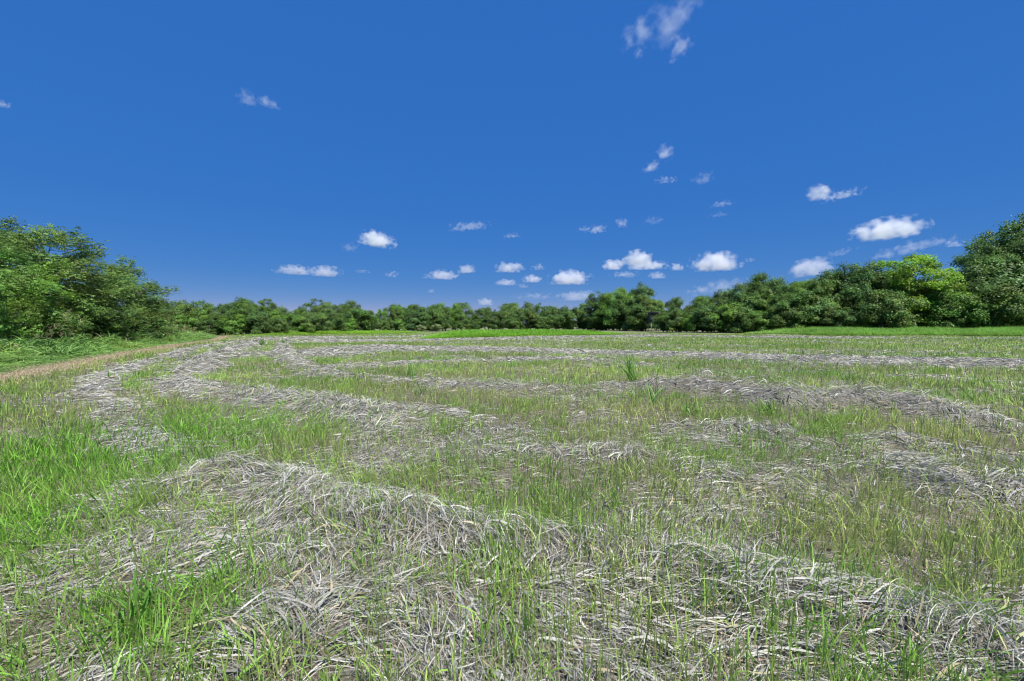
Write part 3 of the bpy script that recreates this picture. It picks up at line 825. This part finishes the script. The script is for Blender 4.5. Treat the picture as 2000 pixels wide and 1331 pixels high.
SIL = np.array([(290,588),(345,587),(400,588),(422,604),(445,590),(515,592),(560,602),(600,598),(650,596),(690,594),(716,608),(742,604),(760,594),(800,595),(850,593),(905,591),(930,604),(962,597),(1012,589),(1045,589),(1072,598),(1112,596),(1140,593),(1170,580),(1210,572),(1250,570),(1290,590),(1310,584),(1340,574),(1370,578),(1400,566),(1440,562),(1490,545),(1525,550),(1560,550),(1600,547),(1640,530),(1700,530),(1760,530),(1850,548),(1900,525),(1960,470),(2060,430)], float)
DEP = np.array([(290,80),(480,80),(560,84),(700,108),(760,128),(950,165),(1140,185),(1240,160),(1300,122),(1450,108),(1560,102),(1700,96),(2060,92)], float)
LAND = [(300, 'the near left wood'), (470, 'the dark dome-topped tree'), (625, 'the spreading far tree'), (688, 'the round-headed tree'),
        (822, 'the leafless grey bush'), (950, 'the small white cap cloud'), (1060, 'the thin pale cloud bank'), (1166, 'the narrow dark tree'), (1252, 'the forked dark tree'),
        (1290, 'the raised hut'), (1400, 'the bright flat-based cloud'), (1492, 'the dark round-crowned tree'), (1565, 'the yellowish green tree'), (1640, 'the bluish feathery tree'),
        (1703, 'the dark upright tree'), (1785, 'the lime green tree'), (1890, 'the slender feathery tree'), (1990, 'the very tall edge tree')]
def seg_label(px, kind, tone, rowname):
    k = min(LAND, key=lambda q: abs(q[0]-px))
    sd = 'just left of' if px < k[0]-6 else 'just right of' if px > k[0]+6 else 'at'
    if 'cloud' in k[1]: sd = {'just left of': 'left of', 'just right of': 'right of', 'at': 'under'}[sd]
    if k[0] == 300: sd = 'beyond'
    where = '%s %s' % (sd, k[1])
    return '%s green %s %s %s' % (tone, kind, rowname, where), '%s %s' % (rowname, where)
TONES = [('dark', G_DARK), ('mid', G_MID), ('light', G_LIGHT), ('bluish', G_BLUE)]
def fill(pxs, dd, drop, kinds, kind, wide=(0.75, 1.05), rowname=''):
    for px in pxs:
        px = px+TREE_RNG.uniform(-8, 8)
        d = np.interp(px, DEP[:, 0], DEP[:, 1])*dd*TREE_RNG.uniform(0.97, 1.03)
        if 1262 < px < 1294 and dd < 1.1: continue
        top = np.interp(px, SIL[:, 0], SIL[:, 1])
        top = HOR-(HOR-top)*(1-drop*TREE_RNG.uniform(0.3, 1.3))
        tn, t = TONES[int(TREE_RNG.choice(4, p=[0.3, 0.38, 0.14, 0.18]))]
        lab, wh = seg_label(px, kind, tn, rowname)
        v = kinds[int(TREE_RNG.integers(len(kinds)))]
        bh = 4.3 if any(v is q for q in BU) else 10.3
        place_tree('bush' if kind == 'bush' else 'broadleaf_tree', v, px, d, top, lab, kind, jit(t), group='%s %s %s' % (tn, 'bushes' if kind == 'bush' else 'trees', wh), wide=TREE_RNG.uniform(*wide), base_h=bh)
fill(np.arange(296, 2040, 37), 1.0, 0.03, FB+FU+FL[:1], 'tree', rowname='of full height')
fill(np.arange(310, 2060, 46), 1.16, 0.02, FB+FU, 'tree', (0.85, 1.15), 'in the rear row')
fill(np.arange(300, 2040, 30), 0.965, 0.45, FU+BU, 'tree', (0.9, 1.2), 'of half height')
fill(np.arange(300, 2050, 22), 0.94, 0.70, BU, 'bush', (0.85, 1.25), 'at the field edge')

fill(np.concatenate([np.arange(1150, 1258, 13), np.arange(1300, 1440, 15)]), 0.955, 0.80, BU, 'bush', (0.95, 1.3), 'hiding the trunks')

# dead grey bush at the field edge
for px, d, top, lab in [(822, 128, 634, 'leafless grey bush at the field edge behind the bright tall grass'), (852, 131, 633, 'pale dry bush beside the leafless grey bush')]:
    place_tree('bush', BU[1], px, d, top, lab, 'bush', (2.0, 1.5, 2.8), wide=1.3, base_h=4.3)

# ------------------------------------------------------------------ raised hut between the trees
def box(c, s):
    c, s = np.array(c, float), np.array(s, float)/2
    V = np.array([[x, y, z] for x in (-1, 1) for y in (-1, 1) for z in (-1, 1)])*s+c
    F = np.array([[0, 1, 3, 2], [4, 6, 7, 5], [0, 4, 5, 1], [2, 3, 7, 6], [0, 2, 6, 4], [1, 5, 7, 3]])
    return V, F, np.ones((8, 3))
def plank_mat(name, a, b):
    m = bpy.data.materials.new(name); m.use_nodes = True
    t = m.node_tree; p = t.nodes['Principled BSDF']; p.inputs['Roughness'].default_value = 0.85
    tc = t.nodes.new('ShaderNodeTexCoord'); mp = t.nodes.new('ShaderNodeMapping'); mp.inputs['Scale'].default_value = (12, 12, 1.2)
    nz = t.nodes.new('ShaderNodeTexNoise'); nz.inputs['Scale'].default_value = 2; nz.inputs['Detail'].default_value = 5
    cr = t.nodes.new('ShaderNodeValToRGB'); cr.color_ramp.elements[0].color = (*a, 1); cr.color_ramp.elements[1].color = (*b, 1)
    t.links.new(tc.outputs['Object'], mp.inputs[0]); t.links.new(mp.outputs[0], nz.inputs['Vector']); t.links.new(nz.outputs[0], cr.inputs[0]); t.links.new(cr.outputs[0], p.inputs['Base Color'])
    return m
M_DARKWOOD = plank_mat('dark_boards', (0.025, 0.027, 0.034), (0.055, 0.056, 0.065))
M_POST = plank_mat('weathered_post', (0.16, 0.13, 0.11), (0.30, 0.26, 0.22))
M_ROOF = plank_mat('roof_sheet', (0.07, 0.075, 0.09), (0.14, 0.145, 0.16))
def build_hut():
    d = 133.0; X = (1276-1000)*d/FPX
    z0 = float(base_z(np.array([X]), np.array([d]))[0])
    root = link(bpy.data.objects.new('raised_hut', None)); root.location = (X, d, z0); root.rotation_euler = (0, 0, 0.12)
    tag(root, 'small dark flat-roofed hut raised on posts in the gap between the trees', 'hut')
    W, zb, zt = 2.4, 2.7, 5.55
    def part(name, boxes, mat, parent=root):
        V, F, _ = join(boxes); return link(bpy.data.objects.new(name, mesh_np(name, V, F, mat=mat)), parent)
    part('floor', [box((0, 0, zb), (W+0.1, W+0.1, 0.12))], M_DARKWOOD)
    zw0, zw1 = 4.15, 4.65                      # window band
    for nm, cx, cy0, sx, sy in (('wall', 0, -W/2, W, 0.06), ('wall', 0, W/2, W, 0.06), ('wall', -W/2, 0, 0.06, W-0.08), ('wall', W/2, 0, 0.06, W-0.08)):
        w = part(nm, [box((cx, cy0, (zb+0.06+zw0)/2), (sx, sy, zw0-zb-0.06)), box((cx, cy0, (zw1+zt)/2), (sx, sy, zt-zw1))], M_DARKWOOD)
        n = 3
        for k in range(n):
            t = (k/(n-1)-0.5)*0.94
            part('window_stud', [box((cx+(t*W if sx > sy else 0), cy0+(t*W if sy > sx else 0), (zw0+zw1)/2), (0.09, 0.09, zw1-zw0))], M_DARKWOOD, w)
    part('roof', [box((0, 0, zt+0.07), (W+0.7, W+0.7, 0.14))], M_ROOF)
    for sx in (-1, 1):
        for sy in (-1, 1):
            part('post', [box((sx*(W/2-0.12), sy*(W/2-0.12), zb/2-0.2), (0.14, 0.14, zb+0.27))], M_POST)
    lad = part('ladder_rail', [box((0.1, -W/2-0.35, zb/2), (0.07, 0.07, zb))], M_POST)
    part('ladder_rail', [box((0.6, -W/2-0.35, zb/2), (0.07, 0.07, zb))], M_POST)
    for k in range(7):
        part('ladder_rung', [box((0.35, -W/2-0.35, 0.3+k*0.35), (0.42, 0.05, 0.05))], M_POST)
build_hut()

# ------------------------------------------------------------------ single tall weeds standing in the field
def make_clump(seed, n, h, droop, wide, lean):
    r = np.random.default_rng(seed)
    P = np.stack([gauss(r, n, 0.07), gauss(r, n, 0.07), r.uniform(-0.02, 0.12, n)*h], 1)
    c = np.array([[0.095, 0.235, 0.036]])*r.uniform(0.7, 1.3, n)[:, None]
    V, F, C = ribbons(r, P, r.uniform(0, 6.28, n), r.uniform(0.9, 1.5, n), -r.uniform(0.1, droop, n), r.uniform(0.45, 1.0, n)*h, r.uniform(0.6, 1.2, n)*wide, 6,
                      gauss(r, n, 0.25), gauss(r, n, 0.5), True, c, c*1.15)
    V[:, 0] += lean*V[:, 2]
    st = r.uniform(0, 6.28, 4)
    Ps = np.stack([gauss(r, 4, 0.04), gauss(r, 4, 0.04), np.zeros(4)-0.03], 1)
    cs = np.array([[0.16, 0.19, 0.07]])*np.ones((4, 1))
    s = ribbons(r, Ps, st, np.full(4, 1.42), gauss(r, 4, 0.1), r.uniform(0.6, 0.95, 4)*h, np.full(4, 0.009), 4, 0, 0, False, cs, cs*0.9)
    s[0][:, 0] += lean*s[0][:, 2]
    return (V, F, C), s
M_WEED = plant_mat('weed_leaf', tint='OBJECT', trans=0.35, rough=0.45, spec=0.3)
CL = [(1238, 752, 0.95, 34, 1.0, 0.022, -0.25, 'tall green grass clump leaning left near the straw heap right of the field centre'),
      (1275, 792, 0.72, 12, 0.6, 0.020, 0.05, 'slim upright green weed just in front of the leaning grass clump'),
      (803, 742, 0.80, 26, 0.6, 0.015, 0.05, 'upright green grass clump in the field left of the centre'),
      (826, 772, 0.42, 14, 0.8, 0.016, 0.1, 'short green clump just in front of the upright clump left of centre'),
      (512, 679, 0.75, 26, 0.6, 0.03, 0, 'dark green weed standing in the far left of the mown field'),
      (552, 678, 0.62, 22, 0.6, 0.03, 0, 'second dark green weed to the right of the one in the far left field'),
      (438, 671, 0.60, 22, 0.7, 0.03, 0, 'pale green weed by the end of the track'),
      (573, 679, 0.50, 16, 0.7, 0.03, 0, 'smaller weed of the far left field, third from the track'),
      (1655, 748, 0.36, 30, 1.0, 0.016, 0, 'low bushy green tuft in the mown strip on the right'),
      (1345, 815, 0.38, 12, 1.9, 0.024, 0.3, 'pale arching leaf tuft below the straw heap right of centre'),
      (1500, 812, 0.34, 22, 1.5, 0.018, -0.5, 'flattened green grass tuft on the straw row at right'),
      (1905, 792, 0.55, 14, 0.8, 0.016, -0.9, 'green stalks leaning hard left near the right edge'),
      (215, 742, 0.30, 18, 0.8, 0.016, 0, 'green tuft beside the pale straw strip near the track'),
      (290, 1195, 0.26, 20, 1.3, 0.018, 0.1, 'broad-leaved green tuft low in the left corner beside bare litter'),
      (265, 1250, 0.30, 14, 1.0, 0.016, 0.0, 'bright grass tuft at the bottom left in front of the broad-leaved tuft')]
for k, (px, py, h, n, dr, wd, ln, lab) in enumerate(CL):
    X, Y = gp(px, py)
    z = float(ground_z(np.array([X]), np.array([Y]))[0])
    lv, st = make_clump(1300+k, n, h, dr, wd, ln)
    root = link(bpy.data.objects.new('grass_clump', None)); root.location = (X, Y, z)
    tag(root, lab, 'grass clump')
    a = link(bpy.data.objects.new('leaves', mesh_np('leaves', *lv, M_WEED)), root)
    b = link(bpy.data.objects.new('stalks', mesh_np('stalks', *st, M_WEED)), root)
    t = (0.9, 0.95, 1.0, 1) if 'dark' in lab else (1.15, 1.1, 1.2, 1)
    a.color = t; b.color = t

# ------------------------------------------------------------------ clouds: bodies of real vapour, about a kilometre up
def cloud_mat(k, tau, rough, wisp):
    m = bpy.data.materials.new('cloud_vapour'); m.use_nodes = True
    t = m.node_tree; n = t.nodes; L = t.links; n.clear()
    out = n.new('ShaderNodeOutputMaterial')
    pv = n.new('ShaderNodeVolumePrincipled')
    pv.inputs['Color'].default_value = (0.95, 0.96, 0.985, 1)
    pv.inputs['Anisotropy'].default_value = 0.2
    L.new(pv.outputs[0], out.inputs['Volume'])
    tc = n.new('ShaderNodeTexCoord')
    def math_(op, a, b=None, c=None):
        q = n.new('ShaderNodeMath'); q.operation = op
        for i, v in enumerate((a, b, c)):
            if v is None: continue
            if isinstance(v, (int, float)): q.inputs[i].default_value = v
            else: L.new(v, q.inputs[i])
        return q.outputs[0]
    ln = n.new('ShaderNodeVectorMath'); ln.operation = 'LENGTH'; L.new(tc.outputs['Object'], ln.inputs[0])
    mp = n.new('ShaderNodeMapping'); mp.inputs['Location'].default_value = (k*3.17, k*1.9, k*0.77)
    mp.inputs['Scale'].default_value = rough
    L.new(tc.outputs['Object'], mp.inputs[0])
    nz = n.new('ShaderNodeTexNoise'); nz.inputs['Scale'].default_value = 1.0; nz.inputs['Detail'].default_value = 4.5; nz.inputs['Roughness'].default_value = 0.52
    L.new(mp.outputs[0], nz.inputs['Vector'])
    sx = n.new('ShaderNodeSeparateXYZ'); L.new(tc.outputs['Object'], sx.inputs[0])
    body = math_('SUBTRACT', 0.92, ln.outputs['Value'])
    carve = math_('MULTIPLY', math_('SUBTRACT', 0.56 if not wisp else 0.60, nz.outputs[0]), 2.1 if not wisp else 3.0)
    f = math_('SUBTRACT', body, carve)
    fl = math_('MULTIPLY', math_('ADD', sx.outputs[2], 0.55), 3.0)          # flat base
    f = math_('MINIMUM', f, fl)
    f = math_('MULTIPLY', f, 2.2)
    cl = n.new('ShaderNodeClamp'); L.new(f, cl.inputs[0])
    dens = math_('MULTIPLY', cl.outputs[0], tau)
    L.new(dens, pv.inputs['Density'])
    return m

def hull():
    """icosphere with a flattened base, the space one cloud fills"""
    import bmesh
    bm = bmesh.new(); bmesh.ops.create_icosphere(bm, subdivisions=3, radius=1.0)
    for v in bm.verts:
        if v.co.z < -0.6: v.co.z = -0.6
    me = bpy.data.meshes.new('cloud'); bm.to_mesh(me); bm.free()
    return me
HULL = hull()
# centre, size (photograph pixels), optical depth, wispy, tilt, label
CLOUDS = [
 (1248,66,86,58,1.0,1,0.25,'left lobe of the ragged wispy cloud, highest in the sky'),
 (1302,52,80,84,0.9,1,0.3,'middle of the ragged wispy cloud, highest in the sky'),
 (1328,92,58,44,1.2,1,0.5,'lower right lobe of the ragged wispy cloud, highest in the sky'),
 (1338,18,80,60,0.7,1,0.6,'upper right streamer of the ragged wispy cloud at the top edge'),
 (1248,106,24,22,0.6,1,0.5,'small torn scrap under the ragged wispy cloud'),
 (482,194,42,34,0.8,1,0,'left half of the small faint wisp pair high on the left'),
 (524,202,44,26,1.0,1,-0.2,'right half of the small faint wisp pair high on the left'),
 (4,204,30,18,1.2,1,0,'small cloud cut by the left edge'),
 (1299,300,40,34,1.6,1,0.3,'upper puff of the slanting cloud pair right of centre'),
 (1272,327,40,24,1.6,1,0.4,'lower puff of the slanting cloud pair right of centre'),
 (1302,352,44,18,1.3,1,0,'thin flake below the slanting cloud pair'),
 (1374,349,54,26,0.7,1,0.1,'faint veil right of the thin flake'),
 (1410,399,44,15,0.9,1,0.05,'thin streak below the faint veil'),
 (1404,420,44,13,0.5,1,0,'very faint streak just under the thin streak'),
 (1601,378,50,36,3.0,0,0,'round head of the comma-shaped cloud on the right'),
 (1645,382,84,20,1.8,1,0.12,'trailing tail of the comma-shaped cloud on the right'),
 (1733,451,140,54,6.0,0,0.06,'big bright cloud right of the lime green tree top'),
 (1668,457,24,16,0.8,1,0,'tiny scrap left of the big bright cloud'),
 (1775,486,130,30,1.3,1,0.22,'long slanting wisp under the big bright cloud'),
 (1862,477,40,18,1.6,1,0,'small tapered cloud near the tall edge tree'),
 (1640,494,64,20,0.6,1,0.2,'faint wisp above the bluish feathery tree'),
 (1583,526,88,44,4.0,0,0.1,'white cloud partly hidden by the bluish feathery tree'),
 (1396,515,108,46,7.0,0,0,'bright flat-based cloud above the line right of the hut'),
 (1465,508,22,12,0.9,1,0,'tiny puff right of the bright flat-based cloud'),
 (1197,519,50,27,5.0,0,0,'left puff of the triple cloud above the middle clump'),
 (1246,507,72,36,5.5,0,0,'crown of the triple cloud above the middle clump'),
 (1266,520,92,22,4.5,0,0,'long right base of the triple cloud above the middle clump'),
 (1322,523,32,19,2.5,0,0,'round puff right of the triple cloud'),
 (1220,537,58,17,1.8,1,0,'thin cloud under the triple cloud'),
 (1284,539,40,17,2.2,0,0,'small puff low beneath the triple cloud'),
 (1113,545,98,36,7.0,0,0,'bright long cloud low over the middle of the far trees'),
 (1040,546,46,20,4.0,0,0,'small cloud just left of the bright long cloud'),
 (990,553,52,16,2.8,0,0,'flat little cloud low left of the small cloud'),
 (1022,559,24,12,1.4,1,0,'scrap under the small cloud'),
 (995,524,66,27,4.2,0,0,'oblong cloud over the field centre'),
 (1052,523,36,16,1.6,1,0,'puff to the right of the oblong cloud'),
 (866,539,66,24,4.2,0,0,'small cumulus low over the bright grass strip'),
 (835,541,30,12,0.9,1,0,'wisp trailing left from the small cumulus'),
 (911,527,42,22,3.2,0,0.1,'puff at the upper right of the small cumulus'),
 (735,470,84,38,6.5,0,-0.1,'bright lens-shaped cloud on the left half of the sky'),
 (683,484,34,24,0.6,1,0,'faint smudge beside the lens-shaped cloud'),
 (577,529,86,24,3.2,0,0,'left half of the long low cloud above the dark dome tree'),
 (636,532,70,26,4.0,0,0,'right half of the long low cloud above the dark dome tree'),
 (708,531,34,11,0.8,1,0,'faint fleck right of the long low cloud'),
 (765,537,32,17,1.4,1,0,'dim puff below the lens-shaped cloud'),
 (916,443,86,22,1.7,1,0.1,'wavy thin cloud above the field centre'),
 (1000,461,38,13,1.0,1,0.1,'small faint fleck right of the wavy thin cloud'),
 (1166,449,44,21,1.9,1,0.1,'small cloud high above the middle clump'),
 (1138,448,26,14,0.7,1,0,'dim wisp touching the small cloud high above the middle clump'),
 (1215,437,28,22,1.7,1,0,'roundish puff right of the small high cloud'),
 (1275,432,42,24,0.6,1,0,'very faint puff, rightmost of the high row'),
 (1130,580,100,26,2.2,0,0,'pale cloud bank touching the far trees left of the middle clump'),
 (1045,580,90,18,1.1,1,0,'thin pale bank low over the far trees'),
 (1405,562,130,34,1.6,1,0.12,'pale low bank behind the trees right of the hut'),
 (948,591,38,18,2.6,0,0,'small white cap just above the far trees'),
 (842,569,16,10,1.4,1,0,'tiny speck low above the far trees'),
]
for k, (cx, cyy, w, h, tau, wisp, tilt, lab) in enumerate(CLOUDS):
    base = 1150.0
    d = base*FPX/(HOR-cyy)
    X = (cx-1000.0)*d/FPX
    sx, sz = (0.50 if not wisp else 0.58)*w*d/FPX, 0.58*h*d/FPX
    sy = max(sz*1.3, 0.45*sx)
    o = link(bpy.data.objects.new('cloud', HULL.copy()))
    o.location = (X, d, base+CAM_H)
    o.scale = (sx, sy, sz)
    o.rotation_euler = (0, -tilt, -math.atan2(X, d))
    a = min(6.0, max(1.3, sx/max(sz, 1)*1.5))
    o.data.materials.append(cloud_mat(k+1, 0.27*tau/(0.9*sy), (a*1.0, 2.0, 1.7), bool(wisp)))
    tag(o, lab, 'cloud')
